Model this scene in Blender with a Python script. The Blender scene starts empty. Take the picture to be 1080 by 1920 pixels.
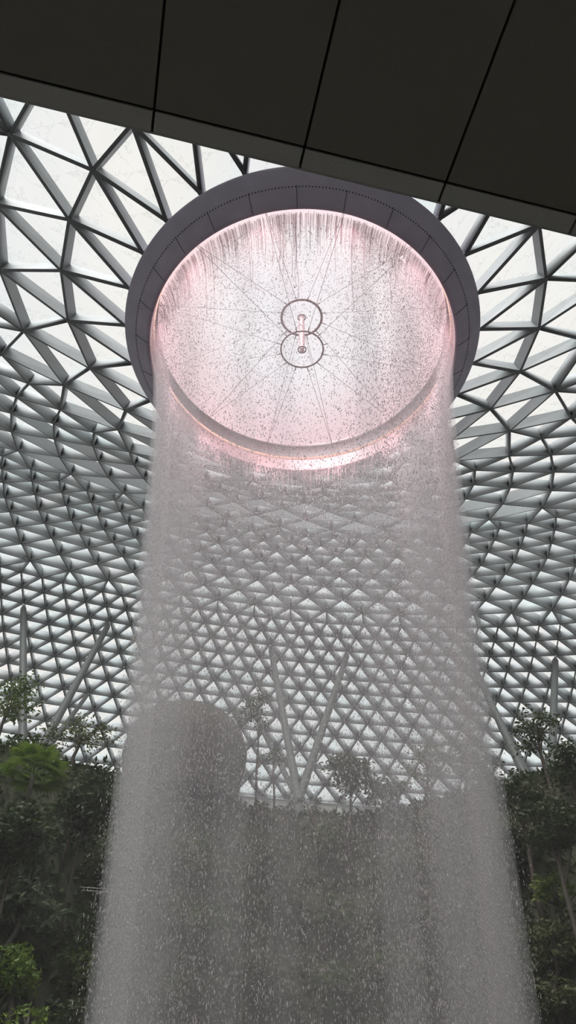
import bpy, bmesh, math, random
import numpy as np
from mathutils import Vector, Matrix, Euler

random.seed(7)
rng = np.random.default_rng(11)
S = bpy.context.scene
COL = S.collection
PI = math.pi

# ------------------------------------------------------------------ camera
F = 1400.0
TH, ROLL = 0.775329922, 0.008402456
c_, s_ = math.cos(TH), math.sin(TH)
fw = np.array([0, c_, s_]); u0 = np.array([0, -s_, c_]); r0 = np.array([1.0, 0, 0])
rt = math.cos(ROLL) * r0 + math.sin(ROLL) * u0
up = -math.sin(ROLL) * r0 + math.cos(ROLL) * u0
CX, CY = 0.7143, 23.594            # axis of the waterfall
cam = bpy.data.cameras.new('camera'); co = bpy.data.objects.new('camera', cam); COL.objects.link(co)
cam.sensor_fit = 'VERTICAL'; cam.sensor_height = 36.0; cam.lens = F / 1920 * 36.0
cam.clip_start = 0.05; cam.clip_end = 1500
M = Matrix(((rt[0], up[0], -fw[0], 0), (rt[1], up[1], -fw[1], 0), (rt[2], up[2], -fw[2], 0), (0, 0, 0, 1)))
co.matrix_world = M
S.camera = co


def ray(x, y):
    return fw + ((x - 540) / F) * rt + ((960 - y) / F) * up


def at(x, y, Y):
    """point of the place at depth Y seen at that spot of the photograph"""
    r = ray(x, y)
    return r * Y / r[1]


def project(P):
    P = np.atleast_2d(P)
    d = P @ fw
    return np.stack([540 + F * (P @ rt) / d, 960 - F * (P @ up) / d], -1), d


# ------------------------------------------------------------------ helpers
def link(o, parent=None):
    COL.objects.link(o)
    if parent is not None:
        o.parent = parent
    return o


def tag(o, label=None, cat=None, group=None, kind=None):
    if label: o['label'] = label
    if cat: o['category'] = cat
    if group: o['group'] = group
    if kind: o['kind'] = kind
    return o


def empty(name, loc=(0, 0, 0)):
    o = bpy.data.objects.new(name, None)
    o.location = loc
    o.empty_display_size = 0.3
    return link(o)


def mesh(name, V, Fc, mat, parent=None, smooth=False, loc=None):
    me = bpy.data.meshes.new(name)
    V = np.asarray(V, float)
    if loc is not None:
        V = V - np.asarray(loc, float)
    me.from_pydata([tuple(v) for v in V], [], [tuple(int(i) for i in f) for f in Fc])
    me.materials.append(mat)
    if smooth:
        me.polygons.foreach_set('use_smooth', [True] * len(me.polygons))
    me.update()
    o = bpy.data.objects.new(name, me)
    if loc is not None:
        o.location = loc
    link(o, parent)
    if parent is not None and loc is None:
        o.location = -Vector(parent.location)
    elif parent is not None:
        o.location = Vector(loc) - Vector(parent.location)
    return o


def bigmesh(name, V, Fc, mat, parent=None, smooth=False):
    """V (n,3), Fc (m,k) arrays, k = 3 or 4"""
    V = np.ascontiguousarray(V, dtype=np.float32); Fc = np.ascontiguousarray(Fc, dtype=np.int32)
    me = bpy.data.meshes.new(name)
    n, k = Fc.shape
    me.vertices.add(len(V)); me.vertices.foreach_set('co', V.ravel())
    me.loops.add(n * k); me.loops.foreach_set('vertex_index', Fc.ravel())
    me.polygons.add(n); me.polygons.foreach_set('loop_start', np.arange(0, n * k, k, dtype=np.int32))
    me.materials.append(mat)
    me.update(calc_edges=True)
    if smooth:
        me.polygons.foreach_set('use_smooth', np.ones(n, dtype=bool))
    o = bpy.data.objects.new(name, me)
    link(o, parent)
    if parent is not None:
        o.location = -Vector(parent.location)
    return o


class MB:
    """collects boxes, tubes and lathes of one part"""
    def __init__(self): self.V = []; self.F = []
    def add(self, V, Fc):
        b = len(self.V); self.V += [tuple(map(float, v)) for v in V]; self.F += [tuple(b + i for i in f) for f in Fc]
    def box(self, c, sx, sy, sz, X=(1, 0, 0), Y=(0, 1, 0), Z=(0, 0, 1)):
        c, X, Y, Z = (np.array(v, float) for v in (c, X, Y, Z))
        P = [c + X * sx / 2 * a + Y * sy / 2 * b + Z * sz / 2 * d for d in (-1, 1) for b in (-1, 1) for a in (-1, 1)]
        self.add(P, [(0, 2, 3, 1), (4, 5, 7, 6), (0, 1, 5, 4), (2, 6, 7, 3), (0, 4, 6, 2), (1, 3, 7, 5)])
    def tube(self, P, R, n=8, cap=True):
        P = [np.array(p, float) for p in P]
        R = [R] * len(P) if np.isscalar(R) else list(R)
        rings = []
        prev = None
        for i, p in enumerate(P):
            t = P[min(i + 1, len(P) - 1)] - P[max(i - 1, 0)]
            t = t / (np.linalg.norm(t) + 1e-9)
            a = prev if prev is not None else (np.array([1, 0, 0]) if abs(t[0]) < .8 else np.array([0, 1, 0]))
            a = a - t * (a @ t); a = a / (np.linalg.norm(a) + 1e-9); prev = a
            b = np.cross(t, a)
            rings.append([p + R[i] * (math.cos(2 * PI * j / n) * a + math.sin(2 * PI * j / n) * b) for j in range(n)])
        V = [v for r in rings for v in r]; Fc = []
        for i in range(len(P) - 1):
            for j in range(n):
                Fc.append((i * n + j, i * n + (j + 1) % n, (i + 1) * n + (j + 1) % n, (i + 1) * n + j))
        if cap:
            Fc.append(tuple(range(n - 1, -1, -1))); Fc.append(tuple((len(P) - 1) * n + j for j in range(n)))
        self.add(V, Fc)
    def lathe(self, prof, c, n=96, closed=False, a0=0.0, a1=2 * PI):
        full = abs(a1 - a0 - 2 * PI) < 1e-6
        m = n if full else n + 1
        V = []
        for (r, z) in prof:
            for j in range(m):
                a = a0 + (a1 - a0) * j / n
                V.append((c[0] + r * math.cos(a), c[1] + r * math.sin(a), c[2] + z))
        Fc = []
        L = len(prof)
        for i in range(L if closed else L - 1):
            k = (i + 1) % L
            for j in range(n):
                j2 = (j + 1) % m
                Fc.append((i * m + j, i * m + j2, k * m + j2, k * m + j))
        self.add(V, Fc)
    def build(self, name, mat, parent=None, smooth=False):
        return mesh(name, self.V, self.F, mat, parent, smooth)


# ------------------------------------------------------------------ materials
def new_mat(name):
    m = bpy.data.materials.new(name); m.use_nodes = True
    nt = m.node_tree; nt.nodes.clear()
    out = nt.nodes.new('ShaderNodeOutputMaterial')
    return m, nt, out


def N(nt, typ, **kw):
    n = nt.nodes.new(typ)
    for k, v in kw.items():
        if k in n.inputs: n.inputs[k].default_value = v
        else: setattr(n, k, v)
    return n


def paint(name, col, rough=0.5, var=0.06, scale=3.0, metallic=0.0, bump=0.0, coord='Object', spec=0.4):
    m, nt, out = new_mat(name)
    b = N(nt, 'ShaderNodeBsdfPrincipled'); b.inputs['Roughness'].default_value = rough; b.inputs['Metallic'].default_value = metallic
    b.inputs['Specular IOR Level'].default_value = spec
    tc = N(nt, 'ShaderNodeTexCoord'); nz = N(nt, 'ShaderNodeTexNoise'); nz.inputs['Scale'].default_value = scale; nz.inputs['Detail'].default_value = 5
    nt.links.new(tc.outputs[coord], nz.inputs['Vector'])
    rp = N(nt, 'ShaderNodeValToRGB')
    rp.color_ramp.elements[0].position = .3; rp.color_ramp.elements[1].position = .7
    rp.color_ramp.elements[0].color = tuple(max(0, c * (1 - var)) for c in col) + (1,)
    rp.color_ramp.elements[1].color = tuple(min(1, c * (1 + var)) for c in col) + (1,)
    nt.links.new(nz.outputs['Fac'], rp.inputs['Fac']); nt.links.new(rp.outputs['Color'], b.inputs['Base Color'])
    if bump:
        bp = N(nt, 'ShaderNodeBump'); bp.inputs['Strength'].default_value = bump
        nt.links.new(nz.outputs['Fac'], bp.inputs['Height']); nt.links.new(bp.outputs['Normal'], b.inputs['Normal'])
    nt.links.new(b.outputs[0], out.inputs['Surface'])
    return m


def leaf_mat(name, c1, c2, trans=0.35):
    m, nt, out = new_mat(name)
    b = N(nt, 'ShaderNodeBsdfPrincipled'); b.inputs['Roughness'].default_value = .42; b.inputs['Specular IOR Level'].default_value = .5
    t = N(nt, 'ShaderNodeBsdfTranslucent'); mx = N(nt, 'ShaderNodeMixShader'); mx.inputs[0].default_value = trans
    tc = N(nt, 'ShaderNodeTexCoord'); nz = N(nt, 'ShaderNodeTexNoise'); nz.inputs['Scale'].default_value = 1.7; nz.inputs['Detail'].default_value = 6
    nt.links.new(tc.outputs['Object'], nz.inputs['Vector'])
    rp = N(nt, 'ShaderNodeValToRGB'); e = rp.color_ramp.elements
    e[0].position = .35; e[1].position = .65; e[0].color = c1 + (1,); e[1].color = c2 + (1,)
    nt.links.new(nz.outputs['Fac'], rp.inputs['Fac'])
    nt.links.new(rp.outputs['Color'], b.inputs['Base Color']); nt.links.new(rp.outputs['Color'], t.inputs['Color'])
    nt.links.new(b.outputs[0], mx.inputs[1]); nt.links.new(t.outputs[0], mx.inputs[2]); nt.links.new(mx.outputs[0], out.inputs['Surface'])
    return m


def glass_mat(name, c1, c2, scale, streak=True, gloss=0.05):
    """clear roof glass: lets the sky through with a faint tint and rain marks"""
    m, nt, out = new_mat(name)
    tr = N(nt, 'ShaderNodeBsdfTransparent'); gl = N(nt, 'ShaderNodeBsdfGlossy'); gl.inputs['Roughness'].default_value = .05
    mx = N(nt, 'ShaderNodeMixShader'); mx.inputs[0].default_value = gloss
    tc = N(nt, 'ShaderNodeTexCoord'); nz = N(nt, 'ShaderNodeTexNoise'); nz.inputs['Scale'].default_value = scale; nz.inputs['Detail'].default_value = 3
    nt.links.new(tc.outputs['Object'], nz.inputs['Vector'])
    rp = N(nt, 'ShaderNodeValToRGB'); e = rp.color_ramp.elements
    e[0].position = .32; e[1].position = .68; e[0].color = c1 + (1,); e[1].color = c2 + (1,)
    mid = e.new(.5); mid.color = tuple((a + b) / 2 for a, b in zip(c1, c2)) + (1,)
    nt.links.new(nz.outputs['Color'], rp.inputs['Fac'])
    src = rp.outputs['Color']
    if streak:
        # wandering edges of the rain film running down the panes
        n2 = N(nt, 'ShaderNodeTexNoise'); n2.inputs['Scale'].default_value = .55; n2.inputs['Detail'].default_value = 8; n2.inputs['Roughness'].default_value = .68
        nt.links.new(tc.outputs['Object'], n2.inputs['Vector'])
        r2 = N(nt, 'ShaderNodeValToRGB'); q = r2.color_ramp.elements
        q[0].position = .488; q[0].color = (1, 1, 1, 1); q[1].position = .512; q[1].color = (1, 1, 1, 1)
        k = q.new(.5); k.color = (.8, .8, .8, 1)
        nt.links.new(n2.outputs['Fac'], r2.inputs['Fac'])
        ml = N(nt, 'ShaderNodeMix', data_type='RGBA', blend_type='MULTIPLY'); ml.inputs['Factor'].default_value = 1
        nt.links.new(src, ml.inputs['A']); nt.links.new(r2.outputs['Color'], ml.inputs['B'])
        src = ml.outputs['Result']
    nt.links.new(src, tr.inputs['Color'])
    nt.links.new(tr.outputs[0], mx.inputs[1]); nt.links.new(gl.outputs[0], mx.inputs[2]); nt.links.new(mx.outputs[0], out.inputs['Surface'])
    return m


def emis(name, col, st):
    m, nt, out = new_mat(name)
    e = N(nt, 'ShaderNodeEmission'); e.inputs['Color'].default_value = col + (1,); e.inputs['Strength'].default_value = st
    nt.links.new(e.outputs[0], out.inputs['Surface'])
    return m


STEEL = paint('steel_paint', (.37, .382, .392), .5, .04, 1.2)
STEEL_SHADE = paint('steel_shade', (.095, .095, .10), .5, .05, 1.2)  # darker steel colour: paints the shade on the fin undersides
COLUMN = paint('column_paint', (.085, .09, .085), .5, .05, .8)
RING = paint('ring_cladding', (.39, .345, .425), .5, .08, .9)
RING2 = paint('ring_band', (.30, .25, .26), .5, .1, 4.0)
ACRYL = paint('pink_acrylic', (.70, .49, .51), .35, .06, 1.0)
CABLE = paint('cable_steel', (.40, .33, .34), .4, .05, 8.0, .2)
HOLE = paint('seam_dark', (.03, .03, .03), .7, .1, 4.0)
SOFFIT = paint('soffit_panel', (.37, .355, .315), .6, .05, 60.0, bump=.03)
EDGE_LIT = paint('soffit_edge_lit', (.80, .78, .76), .55, .05, 60.0)  # lighter than the panels: stronger light at the edge put into the colour
TRIM = paint('edge_trim', (.62, .62, .62), .35, .04, 10.0, .3)
BARK = paint('bark', (.09, .075, .06), .8, .3, 6.0, bump=.4)
BARKP = paint('pale_bark', (.13, .115, .095), .8, .25, 6.0, bump=.3)
SOIL = paint('mossy_soil', (.055, .06, .036), .9, .5, 2.2, bump=.6)
CONC = paint('concrete', (.6, .59, .57), .8, .12, 2.0, bump=.1)
POD = paint('pod_cladding', (.085, .08, .062), .7, .16, .9, bump=.1)
RAILM = paint('rail_metal', (.55, .54, .50), .35, .05, 9.0, .4)
GLASS = glass_mat('roof_glass', (.70, .76, .74), (.80, .76, .74), .16)
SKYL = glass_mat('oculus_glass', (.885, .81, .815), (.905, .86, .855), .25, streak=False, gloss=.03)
_n = SKYL.node_tree                                     # rosy glow of the lighting painted into the glass tint towards its rim
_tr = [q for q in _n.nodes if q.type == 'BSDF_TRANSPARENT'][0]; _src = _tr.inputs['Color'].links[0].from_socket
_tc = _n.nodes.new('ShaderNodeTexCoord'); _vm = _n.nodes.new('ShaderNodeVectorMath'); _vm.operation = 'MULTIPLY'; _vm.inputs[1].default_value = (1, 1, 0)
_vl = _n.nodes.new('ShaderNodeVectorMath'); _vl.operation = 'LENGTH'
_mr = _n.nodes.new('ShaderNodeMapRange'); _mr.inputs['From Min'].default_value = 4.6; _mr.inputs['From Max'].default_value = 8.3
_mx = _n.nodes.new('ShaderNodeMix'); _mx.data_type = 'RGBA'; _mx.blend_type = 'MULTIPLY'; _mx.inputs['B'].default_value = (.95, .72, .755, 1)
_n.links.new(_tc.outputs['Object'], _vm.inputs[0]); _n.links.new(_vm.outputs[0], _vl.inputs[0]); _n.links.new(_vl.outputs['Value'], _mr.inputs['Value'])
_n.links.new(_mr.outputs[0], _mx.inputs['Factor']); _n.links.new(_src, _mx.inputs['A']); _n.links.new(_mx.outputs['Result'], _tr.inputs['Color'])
PINKLED = emis('pink_led', (1.0, .60, .52), .9)

LEAF = [leaf_mat('leaf_dark', (.040, .062, .026), (.09, .125, .045)),
        leaf_mat('leaf_mid', (.07, .105, .032), (.15, .20, .055)),
        leaf_mat('leaf_bright', (.12, .20, .034), (.28, .39, .07)),
        leaf_mat('leaf_pale', (.11, .13, .06), (.22, .25, .11)),
        leaf_mat('leaf_shiny', (.09, .125, .07), (.27, .32, .2))]
for nd in LEAF[4].node_tree.nodes:
    if nd.type == 'BSDF_PRINCIPLED': nd.inputs['Roughness'].default_value = .22

# ------------------------------------------------------------------ sky: white overcast
wd = bpy.data.worlds.new('overcast_sky'); S.world = wd; wd.use_nodes = True
nt = wd.node_tree; nt.nodes.clear()
wo = nt.nodes.new('ShaderNodeOutputWorld'); bg = nt.nodes.new('ShaderNodeBackground')
tc = nt.nodes.new('ShaderNodeTexCoord'); nz = nt.nodes.new('ShaderNodeTexNoise'); nz.inputs['Scale'].default_value = 2.2; nz.inputs['Detail'].default_value = 4
rp = nt.nodes.new('ShaderNodeValToRGB'); rp.color_ramp.elements[0].color = (.82, .91, 1.0, 1); rp.color_ramp.elements[1].color = (1, .99, .975, 1)
rp.color_ramp.elements[0].position = .3; rp.color_ramp.elements[1].position = .6
nt.links.new(tc.outputs['Generated'], nz.inputs['Vector']); nt.links.new(nz.outputs['Fac'], rp.inputs['Fac'])
nt.links.new(rp.outputs['Color'], bg.inputs['Color']); bg.inputs['Strength'].default_value = 0.98
nt.links.new(bg.outputs[0], wo.inputs['Surface'])

# hazy daylight from the brighter part of the cloud cover, high behind the viewer
sl_ = bpy.data.lights.new('sun', 'SUN'); sl_.energy = 6.0; sl_.angle = math.radians(50); sl_.color = (.97, .99, 1.0)
so = bpy.data.objects.new('sun', sl_); link(so)
so.rotation_euler = Vector((.25, .62, -.75)).to_track_quat('-Z', 'Y').to_euler()

# ------------------------------------------------------------------ the glass dome
A0 = 2.84144
W = np.array([[-0.1145, -0.1377, -0.5172], [-0.028, -0.1172, 0.1378], [0.0377, -0.1093, 0.1381], [-0.0517, 0.1003, 0.1749]])
ZZ = np.array([[-0.3391, 0.1569], [1.162, 0.0083], [-0.5868, 0.0428], [-0.4382, 0.1491]])
RR = np.array([[-0.0026, -0.0009], [-0.0028, 0.0004], [0.0025, -0.0004], [0.0046, -0.0006]])
RZ = [[9.939, 36.408], [13.835, 38.828], [17.878, 40.906], [21.534, 42.382], [25.005, 43.704], [28.422, 44.81], [31.948, 45.644], [35.352, 46.351], [38.674, 46.958], [42.012, 47.408], [45.387, 47.671], [49.143, 47.821], [52.796, 48.053], [56.794, 48.236], [61.124, 48.206], [64.989, 47.709], [67.827, 46.345], [70.493, 44.581], [73.244, 42.754], [76.155, 40.886], [79.358, 39.038], [82.518, 37.306], [85.997, 35.511], [89.584, 33.583], [93.359, 31.525], [97.379, 29.369], [101.427, 27.163], [105.705, 24.819], [110.099, 22.331]]
NROW = len(RZ)


def shell(k, idx):
    """node of ring k of the dome; idx counts the 24 bays of the oculus ring"""
    ph = A0 - np.asarray(idx, float) * 2 * PI / 24
    t = k / 28.0
    B = np.stack([np.cos(ph), np.sin(ph), np.cos(2 * ph), np.sin(2 * ph)])
    dph = (W @ np.array([1, t, t * t])) @ B
    dz = 20 * ((ZZ @ np.array([t, t * t])) @ B)
    dr = 1 + (RR @ np.array([t, t * t])) @ B
    ph = ph + dph; r = RZ[k][0] * dr
    return np.stack([CX + r * np.cos(ph), CY + r * np.sin(ph), RZ[k][1] + dz], -1)


def ring_idx(k):
    if k == 0: return np.arange(24) * 1.0
    if k == 1: return np.arange(24) + .5
    if k == 2: return np.arange(24) * 1.0
    if k <= 7: return np.arange(48) / 2.0 + .25 * ((k - 3) % 2)
    if k <= 15: return np.arange(96) / 4.0 + .125 * ((k - 8) % 2)
    return np.arange(192) / 8.0 + .0625 * ((k - 16) % 2)


IDX = [ring_idx(k) for k in range(NROW)]
P0 = np.concatenate([shell(k, IDX[k]) for k in range(NROW)])
OFF = np.cumsum([0] + [len(i) for i in IDX])


def nid(k, v):
    n = len(IDX[k]); step = 24.0 / n
    return int(OFF[k] + int(round((v - IDX[k][0]) / step)) % n)


edges, tris = [], []
for k in range(NROW):
    step = 24.0 / len(IDX[k])
    for v in IDX[k]:
        a = nid(k, v); b = nid(k, v + step)
        if k > 0: edges.append((a, b, k))
        if k + 1 < NROW:
            if len(IDX[k + 1]) == len(IDX[k]):
                h = step / 2
                c = nid(k + 1, v + h); d = nid(k + 1, v - h)
                edges += [(a, c, k), (a, d, k)]
                tris += [(a, b, c), (a, c, d)]
            else:
                h = step / 2
                c = nid(k + 1, v); d = nid(k + 1, v + h); e = nid(k + 1, v - h)
                edges += [(a, c, k), (a, d, k), (a, e, k)]
                tris += [(a, b, d), (a, d, c), (a, c, e)]
tris = np.array(tris)
nn = np.zeros_like(P0)
tn = np.cross(P0[tris[:, 1]] - P0[tris[:, 0]], P0[tris[:, 2]] - P0[tris[:, 0]])
for j in range(3):
    np.add.at(nn, tris[:, j], tn)
nn /= np.linalg.norm(nn, axis=1)[:, None]
mid_in = np.array([CX, CY, 10.0])
ROWOF = np.concatenate([np.full(len(IDX[k]), k) for k in range(NROW)])
flip = np.where(ROWOF < 9, nn[:, 2] < 0, ((P0 - mid_in) * nn).sum(1) < 0)
nn[flip] *= -1
depth_row = np.interp(np.arange(NROW), [0, 3, 10, 16, 28], [.62, .8, 1.3, 1.75, 1.7])
wid_row = np.interp(np.arange(NROW), [0, 3, 8, 15, 28], [.215, .16, .14, .155, .19])
TOP = P0 + nn * depth_row[ROWOF][:, None]

dome = empty('ceiling_glass_dome', (CX, CY, 36))
tag(dome, 'triangulated steel and glass dome roof dipping to the central oculus', 'roof', kind='structure')


def strut(a, b, k):
    A, B = P0[a], P0[b]; TA, TB = TOP[a], TOP[b]
    d = B - A; n = nn[a] + nn[b]; s = np.cross(d, n); s /= np.linalg.norm(s) + 1e-9
    w = wid_row[k] / 2
    V = np.array([A - s * w, A + s * w, B + s * w, B - s * w, TA - s * w, TA + s * w, TB + s * w, TB - s * w])
    return V


SF = np.array([(0, 1, 2, 3), (7, 6, 5, 4), (0, 4, 5, 1), (2, 6, 7, 3), (1, 5, 6, 2), (3, 7, 4, 0)])
SOFFIT_Z = 5.2
SC = SOFFIT_Z / 4.5


def hidden(P):
    """behind the soffit, seen from where the photograph was taken"""
    r = P / P[:, 2:3] * SOFFIT_Z
    e = (r[:, 1] - (1.712 * SC)) - .2265 * (r[:, 0] - .061 * SC)
    return e < 0


def screen_len(A, B):
    pa, da = project(A); pb, db = project(B)
    t = np.linspace(0, 1, 7)[:, None, None]
    q = pa[None] * (1 - t) + pb[None] * t
    Q = A[None] * (1 - t) + B[None] * t
    ok = (q[..., 0] > 0) & (q[..., 0] < 1080) & (q[..., 1] > 0) & (q[..., 1] < 1920) & (Q @ fw > 1)
    for i in range(7):
        ok[i] &= ~hidden(Q[i])
    return np.linalg.norm(pa - pb, axis=1) * ok.mean(0)


E = np.array(edges)
sl = screen_len(P0[E[:, 0]], P0[E[:, 1]])
big = set(np.argsort(-sl)[:100].tolist())
restV, restF = [], []
for i, (a, b, k) in enumerate(edges):
    V = strut(a, b, k)
    if i in big:
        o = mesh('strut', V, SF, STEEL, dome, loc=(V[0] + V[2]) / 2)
        o.data.materials.append(STEEL_SHADE); o.data.polygons[0].material_index = 1
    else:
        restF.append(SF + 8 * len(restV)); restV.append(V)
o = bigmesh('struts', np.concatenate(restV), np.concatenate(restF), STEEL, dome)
o.data.materials.append(STEEL_SHADE)
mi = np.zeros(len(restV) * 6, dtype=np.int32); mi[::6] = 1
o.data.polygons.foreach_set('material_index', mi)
o['kind'] = 'stuff'
# panes
ctr = P0[tris].mean(1)
pr, dd = project(ctr)
area = np.zeros(len(tris))
q = project(P0[tris].reshape(-1, 3))[0].reshape(-1, 3, 2)
area = np.abs((q[:, 1, 0] - q[:, 0, 0]) * (q[:, 2, 1] - q[:, 0, 1]) - (q[:, 2, 0] - q[:, 0, 0]) * (q[:, 1, 1] - q[:, 0, 1])) / 2
vis = (pr[:, 0] > -20) & (pr[:, 0] < 1100) & (pr[:, 1] > 0) & (pr[:, 1] < 1920) & (dd > 1) & ~hidden(ctr)
area *= vis
bigp = set(np.argsort(-area)[:100].tolist())
GT = P0 + nn * (depth_row[ROWOF] - .04)[:, None]
for i in sorted(bigp):
    mesh('glass_pane', GT[tris[i]], [(0, 1, 2)], GLASS, dome, loc=GT[tris[i]].mean(0))
rest = np.array([t for i, t in enumerate(tris) if i not in bigp])
o = bigmesh('glass_panes', GT, rest, GLASS, dome); o['kind'] = 'stuff'
# node caps of the nearer rings
mb = MB()
for i in range(OFF[16]):
    n = nn[i]; mb.tube([P0[i] - n * .02, P0[i] + n * .25], .13 if ROWOF[i] < 4 else .09, 8)
mb.build('nodes', STEEL_SHADE, dome)['kind'] = 'stuff'
# outer edge beam of the dome
mb = MB()
last = shell(NROW - 1, IDX[NROW - 1])
mb.tube(np.vstack([last, last[:1]]), .3, 6, cap=False)
mb.build('edge_beam', STEEL, dome)

# ------------------------------------------------------------------ oculus ring
LIPR, LIPZ, OUTR, OUTZ = 8.367, 35.0, 9.912, 36.249
C3 = (CX, CY, 0)
ocu = empty('oculus_ring', (CX, CY, LIPZ))
tag(ocu, 'dark grey clad ring around the round opening the water falls from', 'ring')
mb = MB(); mb.lathe([(OUTR, OUTZ), (OUTR - .05, OUTZ - .12), (9.25, 35.66), (8.62, 35.06), (LIPR + .1, LIPZ - .02), (LIPR, LIPZ + .05)], C3, 144)
mb.build('cladding', RING, ocu, True)
mb = MB(); mb.lathe([(OUTR, OUTZ), (9.86, OUTZ + .15), (9.5, 37.0), (9.0, 37.6), (8.5, 37.5)], C3, 144)
mb.build('ring_beam', RING, ocu, True)
mb = MB(); mb.lathe([(LIPR, LIPZ + .05), (8.33, 35.6), (8.31, 36.02)], C3, 144)
mb.build('acrylic_lip', ACRYL, ocu, True)
mb = MB(); mb.lathe([(8.31, 36.02), (8.24, 36.05), (8.24, 36.14), (8.31, 36.17)], C3, 144)
mb.build('light_strip', PINKLED, ocu, True)
mb = MB(); mb.lathe([(8.31, 36.17), (8.3, 36.3), (8.3, 37.2), (8.22, 37.28), (8.5, 37.5)], C3, 144)
mb.build('inner_band', RING2, ocu, True)
for j in range(24):                                    # panel joints of the cladding, on the bays of the dome
    if j % 1: continue
    a = A0 - j * 2 * PI / 24 + (W[:, 0] @ np.array([math.cos(A0 - j * PI / 12), math.sin(A0 - j * PI / 12), math.cos(2 * (A0 - j * PI / 12)), math.sin(2 * (A0 - j * PI / 12))]))
    d = np.array([math.cos(a), math.sin(a), 0]); tdir = np.array([-d[1], d[0], 0])
    m2 = MB()
    pts = [np.array([CX, CY, 0]) + d * r + np.array([0, 0, z]) for r, z in ((9.25, 35.645), (8.62, 35.045), (8.4, 34.97))]
    m2.tube(pts, .012, 5)
    m2.build('panel_joint', HOLE, ocu)
mb = MB()
for j in range(360):                                   # row of small holes around the cladding
    a = 2 * PI * j / 360
    mb.box((CX + 9.2 * math.cos(a), CY + 9.2 * math.sin(a), 35.607), .06, .05, .03, (math.cos(a), math.sin(a), 0), (-math.sin(a), math.cos(a), 0))
mb.build('hole_row', HOLE, ocu)['kind'] = 'stuff'
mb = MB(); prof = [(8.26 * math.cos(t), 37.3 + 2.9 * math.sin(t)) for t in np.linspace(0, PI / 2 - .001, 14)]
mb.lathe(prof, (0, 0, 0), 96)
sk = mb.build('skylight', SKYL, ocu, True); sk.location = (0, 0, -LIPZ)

for j in range(12):                                    # rosy floodlights set into the ring, aimed down the water
    a = 2 * PI * (j + .5) / 12
    ld = bpy.data.lights.new('floodlight', 'SPOT'); ld.energy = 900; ld.color = (1, .66, .72); ld.spot_size = math.radians(46); ld.spot_blend = .8; ld.shadow_soft_size = .12
    lo = bpy.data.objects.new('floodlight', ld); link(lo, ocu)
    lo.location = (7.15 * math.cos(a), 7.15 * math.sin(a), 37.1 - LIPZ)

# ------------------------------------------------------------------ spoke wheel with its hub inside the opening
hub = empty('cable_hub', (CX, CY, 37.5))
tag(hub, 'two steel hub rings on a central mast held by thin radial cables in the opening', 'cable wheel')
HR, HZ1, HZ2 = 1.19, 35.93, 39.30


def torus_part(name, R, z, r, mat):
    m = MB(); m.lathe([(R + r * math.cos(t), z + r * math.sin(t)) for t in np.linspace(0, 2 * PI, 10, endpoint=False)], C3, 64, closed=True)
    return m.build(name, mat, hub, True)


torus_part('lower_ring', HR, HZ1, .052, CABLE)
torus_part('upper_ring', HR, HZ2, .075, CABLE)
mb = MB(); mb.lathe([(.001, HZ1 - .28), (.10, HZ1 - .25), (.12, HZ1), (.15, HZ1 + .5), (.17, 37.3), (.17, 38.2), (.14, HZ2), (.1, HZ2 + .25), (.001, HZ2 + .28)], C3, 24)
mb.build('mast', ACRYL, hub, True)
for z in (HZ1, HZ2):
    m = MB(); m.lathe([(.20, z - .07), (.25, z - .03), (.25, z + .03), (.20, z + .07)], C3, 32, closed=True)
    m.build('mast_collar', CABLE, hub, True)
for z, nm in ((HZ1, 0), (HZ2, 1)):
    for j in range(12):
        a = math.radians(15 + 30 * j)
        d = np.array([math.cos(a), math.sin(a), 0]); c0 = np.array([CX, CY, 0])
        m = MB()
        m.tube([c0 + d * HR + (0, 0, z), c0 + d * (HR + .28) + (0, 0, z + (36.95 - z) * .04)], .03, 6)
        m.tube([c0 + d * (HR + .25) + (0, 0, z + (36.95 - z) * .035), c0 + d * 8.22 + (0, 0, 36.95)], .013, 5)
        m.build('cable', CABLE, hub)
for j in range(4):
    a = math.radians(60 + 60 * j + (30 if j > 1 else 0))
    d = np.array([math.cos(a), math.sin(a), 0]); c0 = np.array([CX, CY, 0])
    m = MB(); m.tube([c0 + d * HR + (0, 0, HZ1), c0 + d * .16 + (0, 0, 38.3)], .013, 5); m.build('stay_cable', CABLE, hub)

# ------------------------------------------------------------------ soffit over the viewpoint
sof = empty('ceiling_soffit', (0, 0, SOFFIT_Z))
tag(sof, 'dark panelled soffit overhead, its edge crossing the top of the view', 'ceiling', kind='structure')
e0 = np.array([.052 * SC, 1.713 * SC, SOFFIT_Z]); ex = np.array([1, .2275, 0]); ex /= np.linalg.norm(ex); ey = np.array([-ex[1], ex[0], 0])
PW = .864 * SC; BW = .118 * SC; GAP = .016


def slab(name, u0_, u1_, v0_, v1_, z0, z1, mat, parent):
    m = MB(); c = e0 + ex * (u0_ + u1_) / 2 + ey * (v0_ + v1_) / 2; c[2] = (z0 + z1) / 2
    m.box(c, u1_ - u0_, v1_ - v0_, z1 - z0, ex, ey); return m.build(name, mat, parent)


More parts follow.
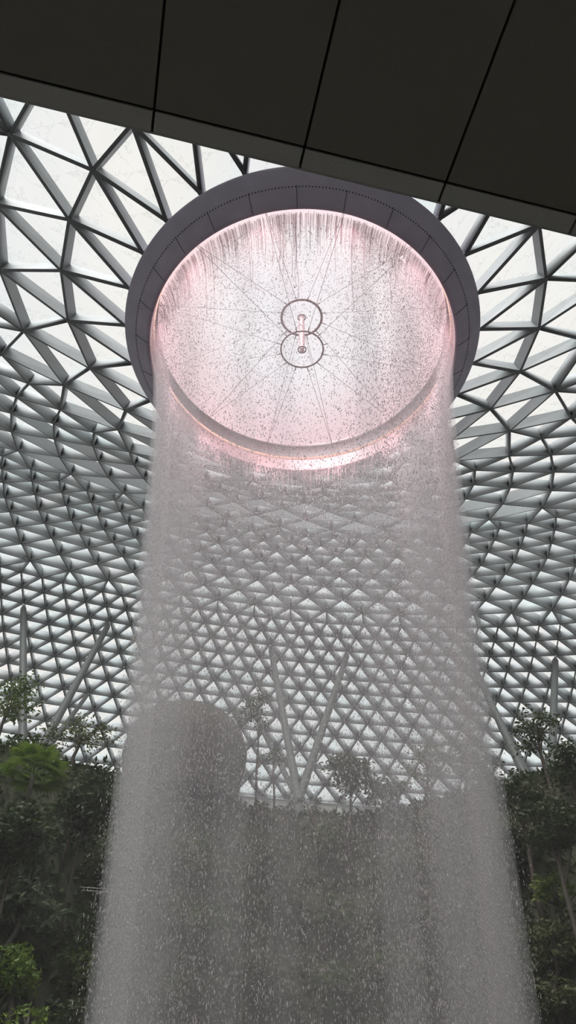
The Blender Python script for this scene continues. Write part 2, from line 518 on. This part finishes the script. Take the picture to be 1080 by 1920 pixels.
for i in range(-5, 6):
    for (v0_, v1_, nm, mt) in ((-2.6, -BW, 'soffit_panel', SOFFIT), (-BW, 0, 'edge_panel', EDGE_LIT)):
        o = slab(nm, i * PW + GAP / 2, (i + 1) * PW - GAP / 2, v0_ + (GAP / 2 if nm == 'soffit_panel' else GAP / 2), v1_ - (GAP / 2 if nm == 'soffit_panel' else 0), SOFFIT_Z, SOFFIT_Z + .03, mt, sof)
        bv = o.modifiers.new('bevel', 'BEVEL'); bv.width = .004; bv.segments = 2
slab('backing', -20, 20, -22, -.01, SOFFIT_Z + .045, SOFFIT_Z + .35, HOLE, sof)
slab('rear_panel', -20, 20, -22, -2.6 - GAP, SOFFIT_Z, SOFFIT_Z + .03, SOFFIT, sof)
slab('edge_trim', -20, 20, 0, .012, SOFFIT_Z + .0, SOFFIT_Z + .35, TRIM, sof)
fl = MB(); fl.box((0, -7, -1.85), 40, 22, .5)
tag(fl.build('floor', CONC), kind='structure')
wb = MB(); wb.box((0, -18.2, 1.7), 40, .4, 7.2)
tag(wb.build('wall_back', CONC), kind='structure')

# ------------------------------------------------------------------ ground and terraces
GZ = -6.0


def sstep(x, a, b):
    t = np.clip((x - a) / (b - a), 0, 1); return t * t * (3 - 2 * t)


RIM = 20.0


def terr(x, y):
    dx, dy = x - CX, y - CY
    r = np.hypot(dx, dy) + 1e-9; sn = dy / r
    msk = sstep(sn, -.62, -.05)
    wob = 1.1 * np.sin(3.1 * np.arctan2(dy, dx) + .6) + .6 * np.sin(7.3 * np.arctan2(dy, dx))
    t = np.clip((r + 3.4 * (dx / r) ** 2 * np.clip((24 - r) / 12, 0, 1) + wob - 10.5) / 13.5, 0, 1) * 5
    st = np.floor(t) + sstep(t - np.floor(t), .15, .85)
    h = (RIM - GZ) * st / 5
    return GZ + h * msk


nr_, na_ = 70, 220
rr_ = np.concatenate([np.linspace(7, 30, 50), np.linspace(31, 116, 20)])
V = []; Fc = []
for r in rr_:
    for j in range(na_):
        a = 2 * PI * j / na_
        x, y = CX + r * math.cos(a), CY + r * math.sin(a)
        V.append((x, y, float(terr(x, y)) + .0))
for i in range(len(rr_) - 1):
    for j in range(na_):
        Fc.append((i * na_ + j, i * na_ + (j + 1) % na_, (i + 1) * na_ + (j + 1) % na_, (i + 1) * na_ + j))
o = mesh('ground_terraces', V, Fc, SOIL, None, True); tag(o, kind='structure')
mb = MB(); mb.lathe([(.01, GZ - .05), (20, GZ - .05), (90, GZ - .1), (600, GZ - .2)], C3, 64)
tag(mb.build('ground', CONC), kind='structure')

mb = MB(); mb.lathe([(28.5, RIM - .4), (28.5, RIM + .06), (112, RIM + .06)], C3, 160)
tag(mb.build('floor_added_bounce_slab', paint('bounce_paving', (.55, .545, .53), .7, .08, .4)), kind='structure')  # unseen pale slab, added to bounce daylight up onto the fins
# perimeter wall below the dome, behind the roof garden
V = []; Fc = []
n_ = len(last)
for p in last:
    V.append(tuple(p)); V.append((p[0], p[1], min(p[2] - 1, GZ)))
for i in range(n_):
    j = (i + 1) % n_
    Fc.append((2 * i, 2 * j, 2 * j + 1, 2 * i + 1))
o = mesh('wall_perimeter', V, Fc, CONC); tag(o, kind='structure')

# ------------------------------------------------------------------ leaves
def leaf_quads(P, D, U, L, Wd):
    """folded leaf blades: base P, direction D, up U, length L, width Wd -> verts, quads"""
    n = len(P)
    Sd = np.cross(D, U); Sd /= np.linalg.norm(Sd, axis=1)[:, None] + 1e-9
    U2 = np.cross(Sd, D)
    L = L[:, None]; Wd = Wd[:, None]
    v0 = P; v1 = P + D * L * .45 + Sd * Wd * .5 + U2 * Wd * .12; v2 = P + D * L - U2 * L * .06; v3 = P + D * L * .45 - Sd * Wd * .5 + U2 * Wd * .12
    V = np.stack([v0, v1, v2, v3], 1).reshape(-1, 3)
    b = np.arange(n)[:, None] * 4
    Fq = np.concatenate([b + np.array([[0, 1, 2]]), b + np.array([[0, 2, 3]])])
    return V, Fq


def rdir(n, zb=0.0, zs=1.0):
    d = rng.normal(size=(n, 3)); d[:, 2] = d[:, 2] * zs + zb
    return d / np.linalg.norm(d, axis=1)[:, None]


def clump_leaves(centres, radii, per, L, flat=.55, droop=-.15, aspect=.5):
    Ps = []
    for c, r in zip(centres, radii):
        n = max(6, int(per * (r ** 2)))
        d = rdir(n); d[:, 2] *= flat
        Ps.append(np.array(c) + d * r * (rng.random((n, 1)) ** .45))
    P = np.concatenate(Ps); n = len(P)
    D = rdir(n, droop, .6); U = rdir(n, 1.2, .5)
    ls = L * (.6 + .8 * rng.random(n))
    return leaf_quads(P, D, U, ls, ls * aspect)


def tree(name, label, cat, base, top_c, crown, n_cl, per, L, mat, trunk_r=.14, flat=.55, cl_r=(.5, 1.1), bark=None, group=None, aspect=.5, layers=0):
    """broadleaf tree: base point, crown centre, crown half-sizes (x, y, z)"""
    bark = bark or BARK
    base = np.array(base, float); top_c = np.array(top_c, float); cr = np.array(crown, float)
    t = empty(name, base); tag(t, label, cat, group)
    C = []
    for i in range(n_cl):
        d = rdir(1)[0] * rng.random() ** .4
        c = top_c + d * cr
        if layers:
            c[2] = top_c[2] + (round((c[2] - top_c[2]) / cr[2] * layers) / layers) * cr[2]
        C.append(c)
    R = [cl_r[0] + (cl_r[1] - cl_r[0]) * rng.random() for _ in C]
    m = MB()
    fork = base + (top_c - base) * .72 - np.array([0, 0, cr[2] * .3])
    fork[2] = max(fork[2], base[2] + .3)
    j = rng.normal(size=3) * .15
    m.tube([base - (0, 0, .3), (base + fork) / 2 + j, fork, top_c + (0, 0, cr[2] * .5)], [trunk_r, trunk_r * .85, trunk_r * .7, trunk_r * .2], 7)
    m.build('trunk', bark, t, True)
    m = MB()
    for i, c in enumerate(C):
        if i % 2 == 0 or n_cl < 14:
            s0 = fork + (top_c - fork) * rng.random() * .7
            m.tube([s0, (s0 + c) / 2 + (0, 0, -.12 * np.linalg.norm(c - s0) * .5), c], [trunk_r * .34, trunk_r * .22, trunk_r * .08], 5)
    m.build('branches', bark, t)
    Vv, Ff = clump_leaves(C, R, per, L, flat, aspect=aspect)
    bigmesh('foliage', Vv, Ff, mat, t)
    return t


def shrub(name, label, base, size, n_cl, per, L, mat, cat='shrub', flat=.7, group=None, aspect=.5):
    base = np.array(base, float); sz = np.array(size, float)
    t = empty(name, base); tag(t, label, cat, group)
    C = []
    for i in range(n_cl):
        d = rdir(1)[0]; d[2] = abs(d[2])
        C.append(base + d * sz * (.35 + .65 * rng.random()))
    m = MB()
    for c in C:
        m.tube([base - (0, 0, .15), base * .4 + c * .6 + (0, 0, .1), c], [.035, .025, .01], 5)
    m.build('stems', BARK, t)
    Vv, Ff = clump_leaves(C, [max(.25, sz.mean() * (.35 + .25 * rng.random())) for _ in C], per, L, flat, aspect=aspect)
    bigmesh('foliage', Vv, Ff, mat, t)
    return t


def fan_palm(name, label, base, height, n_fr, L, mat):
    base = np.array(base, float); t = empty(name, base); tag(t, label, 'palm')
    top = base + (0, 0, height)
    m = MB(); m.tube([base - (0, 0, .3), base + (.08, 0, height * .5), top], [.14, .11, .10], 8); m.build('trunk', BARK, t, True)
    for i in range(n_fr):
        a = 2 * PI * i / n_fr * 2.4 + rng.random() * .4; el = .9 - 1.2 * (i / n_fr) + rng.random() * .25
        d = np.array([math.cos(a) * math.cos(el), math.sin(a) * math.cos(el), math.sin(el)])
        hubp = top + d * L * .75
        m = MB(); m.tube([top, top + d * L * .4 + (0, 0, .06), hubp], [.025, .02, .015], 5)
        side = np.cross(d, (0, 0, 1)); side /= np.linalg.norm(side) + 1e-9
        for b in np.linspace(-1.45, 1.45, 17):
            e = d * math.cos(b) + side * math.sin(b)
            p1 = hubp + e * L * .55 + (0, 0, -.04); p2 = hubp + e * L * (.95 - .12 * abs(b)) + np.array([0, 0, -.22 * L])
            w = np.cross(e, (0, 0, 1)); w = w / (np.linalg.norm(w) + 1e-9) * .045 * L
            m.add([hubp, p1 - w, p1 + w, p2], [(0, 1, 2), (1, 3, 2)])
        m.build('frond', mat, t)
    return t


def ground_at(p):
    return np.array([p[0], p[1], float(terr(p[0], p[1]))])

#<P>
# ------------------------------------------------------------------ planting
def place(px, py, h, Y0=14.0, Ymax=60.0):
    """the spot on the ray of the photograph that is h above the ground"""
    Y = Y0
    while Y < Ymax:
        p = at(px, py, Y)
        if p[2] - terr(p[0], p[1]) <= h: return p
        Y += .1
    return at(px, py, Ymax)


def ppm(p):
    return F / float(np.dot(p, fw))


def T(name, label, px, py, hw, hh, mat, Y=None, h=3.0, cat='tree', n=14, per=55, L=.26, group=None, **kw):
    p = at(px, py, Y) if Y else place(px, py, h)
    s = ppm(p); w = hw / s; z = hh / s
    g = ground_at(p)
    g[:2] += rng.normal(size=2) * .15
    if g[2] > p[2] - z * .4: g[2] = p[2] - max(.6, z)
    cl = (min(w, z) * .35, min(w, z) * .62)
    return tree(name, label, cat, g, p, (w * .8, w * .8, z * .75), n, per * 1.9 / max(.6, cl[1]), L, LEAF[mat], group=group, cl_r=cl, **kw)


# left bank
T('leafy_tree', 'leafy tree at the left edge beside the upright steel branch', 18, 1310, 55, 70, 1, Y=44, n=18, per=34, L=.3)
T('leafy_tree', 'fine leaved tree below the leaning steel branch on the left bank', 150, 1375, 75, 48, 3, Y=42, n=22, per=26, L=.24)
T('leafy_tree', 'dark tree in front of the foot of the left steel column', 70, 1400, 62, 40, 0, Y=43, n=18, per=44, L=.28)
T('leafy_tree', 'broad dark tree behind the left edge of the water, below the rounded pavilion', 165, 1500, 62, 85, 0, Y=36, n=30, per=60, L=.3, trunk_r=.06)
p = at(62, 1452, 34)
g = ground_at(p)
fan_palm('fan_palm', 'bright green fan palm standing out against the dark left bank', g, max(1.2, p[2] - g[2]), 22, 46 / ppm(p), LEAF[2])
p = place(135, 1530, 2.6); g = ground_at(p)
fan_palm('fan_palm', 'smaller dull fan palm to the right of the bright palm', g, max(1.0, p[2] - g[2]), 16, 34 / ppm(p), LEAF[0])
T('leafy_tree', 'shaded tree under the bright fan palm at the left edge', 35, 1570, 75, 75, 0, h=4.5, n=26, per=60, L=.3, trunk_r=.09)
T('shiny_shrub', 'shrub with large glossy leaves catching the light at the left edge', 48, 1690, 62, 62, 4, h=3.2, cat='shrub', n=26, per=26, L=.42, aspect=.42)
T('bright_shrub', 'bright yellow-green shrub low at the left edge', 32, 1820, 60, 48, 2, h=2.2, cat='shrub', n=26, per=60, L=.24)
T('bright_shrub', 'green shrub in the bottom left corner', 52, 1905, 60, 30, 2, h=1.8, cat='shrub', n=14, per=36, L=.22)
T('leafy_shrub', 'mid green shrub between the bright shrub and the falling water', 150, 1800, 55, 62, 1, h=2.6, cat='shrub', n=20, per=44, L=.22)
T('leafy_shrub', 'dim shrub just under the pale railing', 150, 1730, 62, 40, 0, h=2.4, cat='shrub', n=18, per=46, L=.22)
T('leafy_shrub', 'dark shrub at the bottom edge next to the corner shrub', 140, 1900, 50, 34, 0, h=2.0, cat='shrub', n=14, per=46, L=.22)
T('leafy_shrub', 'dull brown-green shrub above the pale railing', 200, 1610, 55, 50, 3, h=2.6, cat='shrub', n=18, per=40, L=.24)
# behind the water
for i, (x, y, hw, hh, lb) in enumerate(((452, 1345, 26, 34, 'slender tree next to the rounded pavilion'), (486, 1330, 34, 46, 'tallest slender tree left of the middle steel column'),
                                        (512, 1420, 22, 24, 'short slender tree against the middle steel column'))):
    T('slender_tree', lb, x, y, hw, hh, 0, Y=48 + i, n=14, per=40, L=.24, trunk_r=.1, layers=3)
T('round_tree', 'dense rounded tree right of the middle steel column, seen through the water', 655, 1452, 62, 40, 0, Y=47, n=24, per=60, L=.3)
T('round_tree', 'lower dense tree joined to the right side of the rounded tree', 715, 1478, 50, 36, 0, Y=46, n=20, per=55, L=.3)
T('airy_tree', 'airy tree seen through the right side of the water', 800, 1425, 60, 46, 1, Y=47, n=20, per=26, L=.26, layers=3)
T('airy_tree', 'airy tree at the right edge of the water with low sprays of leaves', 868, 1412, 58, 40, 1, Y=48, n=18, per=24, L=.26, layers=3)
T('airy_tree', 'thin tree under the leaning steel branch on the right', 915, 1455, 45, 40, 0, Y=45, n=16, per=30, L=.26)
for i, x in enumerate((448, 492, 540, 590)):
    T('low_hedge', 'low clipped shrub along the edge of the roof garden behind the water', x, 1512, 32, 16, 0, Y=47, n=10, per=60, L=.22, cat='shrub', group='low shrubs along the roof garden edge')
# right bank
T('layered_tree', 'tree with flat layers of branches in front of the right steel column', 1005, 1370, 62, 50, 0, Y=41, n=22, per=30, L=.26, layers=3)
T('leafy_tree', 'dark tree at the right edge below the layered tree', 1060, 1435, 50, 48, 0, Y=39, n=20, per=44, L=.28)
T('leafy_tree', 'bushy tree at the foot of the leaning steel branch on the right', 970, 1500, 60, 50, 0, Y=38, n=24, per=48, L=.28)
T('leafy_tree', 'dim tree with a pale bare trunk on the right bank', 1030, 1545, 70, 62, 0, Y=34, n=26, per=52, L=.28, bark=BARKP)
T('leafy_tree', 'shaded tree between the water and the pale trunk on the right', 955, 1590, 50, 60, 0, h=4.2, n=20, per=50, L=.28)
T('pale_shrub', 'yellow-green shrub spreading at the right edge', 1038, 1672, 66, 30, 2, h=2.6, cat='shrub', n=22, per=40, L=.26)
T('fern_shrub', 'olive shrub under the spreading shrub at the right edge', 1040, 1770, 66, 55, 3, h=2.8, cat='shrub', n=22, per=46, L=.24)
T('fern_shrub', 'olive shrub in the bottom right corner', 1045, 1870, 62, 52, 3, h=2.4, cat='shrub', n=22, per=46, L=.22)
T('leafy_shrub', 'dim shrub at the right edge of the water near the bottom', 965, 1840, 52, 60, 0, h=2.6, cat='shrub', n=20, per=46, L=.24)
T('leafy_shrub', 'dull shrub at the right edge of the water below the shaded tree', 960, 1720, 50, 55, 0, h=2.6, cat='shrub', n=20, per=46, L=.24)
# terraces seen only through the water
for i in range(18):
    x = 270 + (i % 6) * 115 + rng.normal() * 12; y = 1590 + (i // 6) * 125 + rng.normal() * 16
    T('terrace_shrub', 'shrub on the planted terraces blurred behind the falling water', x, y, 60, 48, int(rng.integers(0, 2)), h=2.0, cat='shrub', n=14, per=30, L=.34, group='shrubs on the terraces behind the water')

# close ground cover of the banks
n = 75000
a = rng.random(n) * PI * 1.45 - PI * .225; r = 8.5 + 17 * rng.random(n)
x = CX + r * np.cos(a); y = CY + r * np.sin(a)
z = terr(x, y)
k = z > GZ + .2
P = np.stack([x, y, z], -1)[k]; n = len(P)
V, Fq = leaf_quads(P, rdir(n, .5, .6), rdir(n, 1.0, .5), .25 + .4 * rng.random(n), .12 + .2 * rng.random(n))
tag(bigmesh('undergrowth', V, Fq, LEAF[0]), kind='stuff')

# ------------------------------------------------------------------ rounded pavilion behind the water
p = at(338, 1500, 47); pc = np.array([p[0], p[1], RIM])
s_ = ppm(p); PR = 120 / s_; top = at(338, 1334, 47)[2]
pv = empty('rounded_pavilion', pc); tag(pv, 'large round grey-brown pavilion with a domed top behind the left of the water', 'pavilion')
H_ = top - RIM
prof = [(PR * .86, 0), (PR * .95, H_ * .25), (PR, H_ * .45)] + [(PR * math.cos(t) ** .8, H_ * (.48 + .52 * math.sin(t))) for t in np.linspace(.12, PI / 2 - .01, 12)]
mb = MB(); mb.lathe(prof, tuple(pc), 64); mb.build('shell', POD, pv, True)
for j in range(28):
    a_ = 2 * PI * j / 28
    m = MB()
    m.tube([(pc[0] + rr * math.cos(a_), pc[1] + rr * math.sin(a_), pc[2] + zz) for rr, zz in prof[1:-2]], .035, 4)
    m.build('seam', POD, pv)

# ------------------------------------------------------------------ railing on the left bank
Yr = place(180, 1663, 1.35)[1]
pa, pb = at(128, 1662, Yr), at(215, 1668, Yr)
g_ = (pa + pb) / 2; zb = min(pa[2], pb[2]) - 1.05
rl = empty('railing', (g_[0], g_[1], zb)); tag(rl, 'short pale metal railing on the left bank beside the water', 'railing')
d_ = pb - pa
for f0_, zz, nm in ((0, 0, 'top_rail'), (.3, -.14, 'middle_rail')):
    m = MB(); m.tube([pa + d_ * f0_ + (0, 0, zz), pb + d_ * .05 + (0, 0, zz)], .032, 8); m.build(nm, RAILM, rl)
for t_ in (0, .35, .62, .95):
    q_ = pa + d_ * t_
    m = MB(); m.tube([(q_[0], q_[1], zb), q_ + (0, 0, .02)], .024, 8); m.build('post', RAILM, rl)
c_m = (pa + pb) / 2
mb = MB(); mb.box((c_m[0], c_m[1] + .5, zb - .25), np.linalg.norm(d_) * 1.3, 1.6, .5)
mb.box((c_m[0], c_m[1] + .8, zb - 1.4), np.linalg.norm(d_) * .9, .8, 2.0)
tag(mb.build('viewing_ledge', SOIL), 'mossy ledge carrying the pale railing on the left bank', 'ledge')

# ------------------------------------------------------------------ branching steel columns
def tree_column(label, base_px, Y, tops):
    b = at(base_px[0], base_px[1], Y)
    t = empty('branching_column', (b[0], b[1], RIM)); tag(t, label, 'column', kind='thing')
    m = MB(); m.tube([(b[0], b[1], RIM - .2), b], [.62, .58], 20); m.build('trunk', COLUMN, t, True)
    m = MB(); m.lathe([(.001, -.5), (.62, -.45), (.74, 0), (.62, .45), (.001, .5)], tuple(b), 20); m.build('joint', COLUMN, t, True)
    m = MB(); m.lathe([(.001, 0), (1.1, 0), (1.1, .12), (.7, .3), (.001, .3)], (b[0], b[1], RIM), 24); m.build('foot', COLUMN, t)
    for (k, i, r) in tops:
        e = shell(k, [i])[0]
        d = e - b; L = np.linalg.norm(d)
        m = MB(); m.tube([b, b + d * .03, b + d * .5, b + d * .955, b + d * .975], [r * .8, r, r, r * .9, r * .5], 16)
        br = m.build('branch', COLUMN, t, True)
        m = MB(); m.tube([b + d * .972, e + d / L * .05], r * .32, 8)
        pin = m.build('pin', STEEL, br); pin.location = (0, 0, 0)


tree_column('branching steel column on the left bank, one branch upright at the edge', (42, 1468), 72, [(18, 3.0, .46), (18, 3.5, .46), (23, 3.5625, .34)])
tree_column('branching steel column in the middle, its V seen through the water', (560, 1500), 76, [(18, 4.5, .46), (18, 5.0, .46), (23, 4.4375, .34)])
tree_column('branching steel column on the right bank with one near-upright branch', (1031, 1555), 72, [(18, 5.75, .46), (18, 6.25, .46), (23, 5.8125, .34)])
#</P>
#<W>
NDROP = 260000
# ------------------------------------------------------------------ the waterfall
WTOP, WBOT = 34.96, -5.6


def wr(z):
    return 8.30 - .53 * np.sqrt(np.maximum(WTOP - z, 0))


fall = empty('waterfall', (CX, CY, 0))
tag(fall, 'round curtain of white water falling from the opening to the valley', 'waterfall')

# uneven flow around the rim: denser streams at some bearings
STREAMS = [(math.radians(a), math.radians(w), s) for a, w, s in
           ((180, 15, 1.0), (2, 16, 1.0), (248, 6, .55), (291, 7, .9), (310, 10, .8), (222, 8, .5), (150, 14, .6), (30, 16, .7), (262, 5, .45))]


def flow(ph):
    d = np.full_like(ph, .42)
    for a, w, s in STREAMS:
        x = (ph - a + PI) % (2 * PI) - PI
        d = d + s * np.exp(-.5 * (x / w) ** 2)
    return d


def sample_phi(n):
    out = []
    tot = 0
    while tot < n:
        p = rng.random(n) * 2 * PI
        k = p[rng.random(n) * 1.6 < flow(p)]
        out.append(k); tot += len(k)
    return np.concatenate(out)[:n]


def streaks(P, L, Wd, tilt=.06):
    """slim three-sided drops: top point, waist, bottom point"""
    n = len(P)
    ax = np.zeros((n, 3)); ax[:, 2] = -1
    ax[:, :2] = rng.normal(size=(n, 2)) * tilt
    a = rng.random(n) * 2 * PI
    V = np.zeros((n, 5, 3))
    V[:, 0] = P - ax * L[:, None] * .5
    V[:, 4] = P + ax * L[:, None] * .5
    for j in range(3):
        t = a + j * 2 * PI / 3
        V[:, 1 + j] = P + ax * (L * .18)[:, None] + np.stack([np.cos(t), np.sin(t), 0 * t], -1) * Wd[:, None] * .5
    b = np.arange(n)[:, None] * 5
    T = [(0, 1, 2), (0, 2, 3), (0, 3, 1), (4, 2, 1), (4, 3, 2), (4, 1, 3)]
    Fq = np.concatenate([b + np.array([t]) for t in T])
    return V.reshape(-1, 3), Fq


def water_mat(name, col, clear, rough=.25):
    m, nt, out = new_mat(name)
    d = N(nt, 'ShaderNodeBsdfDiffuse'); d.inputs['Color'].default_value = col + (1,)
    t = N(nt, 'ShaderNodeBsdfTranslucent'); t.inputs['Color'].default_value = col + (1,)
    g = N(nt, 'ShaderNodeBsdfGlossy'); g.inputs['Roughness'].default_value = rough
    tr = N(nt, 'ShaderNodeBsdfTransparent')
    a = N(nt, 'ShaderNodeMixShader'); a.inputs[0].default_value = .5
    b = N(nt, 'ShaderNodeMixShader'); b.inputs[0].default_value = .12
    c = N(nt, 'ShaderNodeMixShader'); c.inputs[0].default_value = clear
    nt.links.new(d.outputs[0], a.inputs[1]); nt.links.new(t.outputs[0], a.inputs[2])
    nt.links.new(a.outputs[0], b.inputs[1]); nt.links.new(g.outputs[0], b.inputs[2])
    nt.links.new(b.outputs[0], c.inputs[1]); nt.links.new(tr.outputs[0], c.inputs[2])
    nt.links.new(c.outputs[0], out.inputs['Surface'])
    return m


DROP = water_mat('water_drops', (.93, .865, .885), .3)
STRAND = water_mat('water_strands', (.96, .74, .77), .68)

# unbroken strands close to the lip
n = 2600
ph = rng.random(n) * 2 * PI
Ls = .4 + 2.4 * rng.random(n) ** 1.5
z0 = WTOP + .0 - rng.random(n) * .05
Vs = []; Fs = []
for i in range(n):
    if i < 26:                                          # a few longer wandering ropes of water on the near side
        ph[i] = -PI / 2 + rng.normal() * .7; Ls[i] = 2.5 + 3.5 * rng.random()
    zz = np.linspace(z0[i], z0[i] - Ls[i], 5)
    r = wr(zz) + rng.normal() * .03
    w = .006 + .009 * rng.random() + (.012 if i < 26 else 0)
    q0 = ph[i] + np.cumsum(rng.normal(size=5) * (.006 if i < 26 else .0012))
    ring = []
    for j in range(5):
        wj = w * (1 - .2 * j / 4) / r[j]
        ring.append(((CX + r[j] * math.cos(q0[j] - wj), CY + r[j] * math.sin(q0[j] - wj), zz[j]), (CX + (r[j] + w) * math.cos(q0[j]), CY + (r[j] + w) * math.sin(q0[j]), zz[j]),
                     (CX + r[j] * math.cos(q0[j] + wj), CY + r[j] * math.sin(q0[j] + wj), zz[j])))
    b = len(Vs)
    Vs += [v for t in ring for v in t]
    for j in range(4):
        for e in range(3):
            Fs.append((b + 3 * j + e, b + 3 * j + (e + 1) % 3, b + 3 * j + 3 + (e + 1) % 3, b + 3 * j + 3 + e))
bigmesh('water_strands', np.array(Vs), np.array(Fs), STRAND, fall)['kind'] = 'stuff'

# drops of the broken curtain
n = NDROP
z = WTOP - .4 - (WTOP - WBOT - .4) * rng.random(n) ** 1.0
ph = sample_phi(n)
drop = WTOP - z
spread = .10 + .0065 * drop + .05 * np.abs(rng.normal(size=n)) * (drop / 30)
r = wr(z) + rng.normal(size=n) * spread
P = np.stack([CX + r * np.cos(ph), CY + r * np.sin(ph), z], -1)
Wd = (.017 + .036 * rng.random(n) ** 2) * (1.12 - .5 * drop / 40)
L = Wd * (1.5 + 3.0 * rng.random(n)) * (1 - .25 * drop / 40)
Vd, Fd = streaks(P, L, Wd)
bigmesh('drops', Vd, Fd, DROP, fall)['kind'] = 'stuff'


# fine spray: thin haze carried by the curtain
def vol_mat(name, dens, col):
    m, nt, out = new_mat(name)
    v = N(nt, 'ShaderNodeVolumePrincipled')
    v.inputs['Color'].default_value = col + (1,); v.inputs['Density'].default_value = dens; v.inputs['Anisotropy'].default_value = .25
    nt.links.new(v.outputs[0], out.inputs['Volume'])
    return m


def outward(o):
    bm = bmesh.new(); bm.from_mesh(o.data); bmesh.ops.recalc_face_normals(bm, faces=bm.faces[:]); bm.to_mesh(o.data); bm.free()
    return o


zs = np.concatenate([np.linspace(WTOP - .3, 28, 8), np.linspace(26, WBOT, 12)])
th_ = .42 + .004 * (WTOP - zs)
outer_ = [(float(wr(a) + t), float(a)) for a, t in zip(zs, th_)]
inner_ = [(float(wr(a) - t), float(a)) for a, t in zip(zs, th_)]
mb = MB(); mb.lathe(outer_ + inner_[::-1], C3, 72, closed=True)
outward(mb.build('spray', vol_mat('spray', .125, (.955, .952, .958)), fall, True))['kind'] = 'stuff'
for (a, w, s) in STREAMS:                               # heavier bands of spray in the streams
    m = MB()
    k = 10
    V = []; Fc = []
    for i, (zq, t) in enumerate(zip(zs, th_)):
        ww = w * .8
        for j in range(k):
            q = 2 * PI * j / k
            rr2 = wr(zq) + (t * .8) * math.sin(q); aa = a + ww * math.cos(q)
            V.append((CX + rr2 * math.cos(aa), CY + rr2 * math.sin(aa), zq))
    for i in range(len(zs) - 1):
        for j in range(k):
            Fc.append((i * k + j, i * k + (j + 1) % k, (i + 1) * k + (j + 1) % k, (i + 1) * k + j))
    Fc.append(tuple(range(k - 1, -1, -1))); Fc.append(tuple((len(zs) - 1) * k + j for j in range(k)))
    m.add(V, Fc)
    outward(m.build('stream_spray', vol_mat('stream_spray', .28 * s, (.955, .952, .958)), fall, True))['kind'] = 'stuff'
mb = MB(); mb.lathe([(.001, WBOT + .2), (13.5, WBOT + .2), (13.5, 9), (12.2, 13), (9.5, 16), (.001, 17)], C3, 64)
outward(mb.build('spray_haze', vol_mat('spray_haze', .003, (.965, .955, .95)), fall, True))['kind'] = 'stuff'
#</W>

# ------------------------------------------------------------------ render look
vs = S.view_settings
S.display_settings.display_device = 'sRGB'
vs.view_transform = 'Standard'; vs.look = 'None'; vs.exposure = 0.33; vs.gamma = 1.0
try: vs.use_curve_mapping = False
except Exception: pass
cy = S.cycles
cy.max_bounces = 10; cy.diffuse_bounces = 5; cy.glossy_bounces = 3; cy.transmission_bounces = 4; cy.volume_bounces = 4; cy.use_adaptive_sampling = True; cy.adaptive_threshold = .02
cy.transparent_max_bounces = 24
cy.use_denoising = True
cy.sample_clamp_indirect = 4.0
cy.caustics_reflective = False; cy.caustics_refractive = False
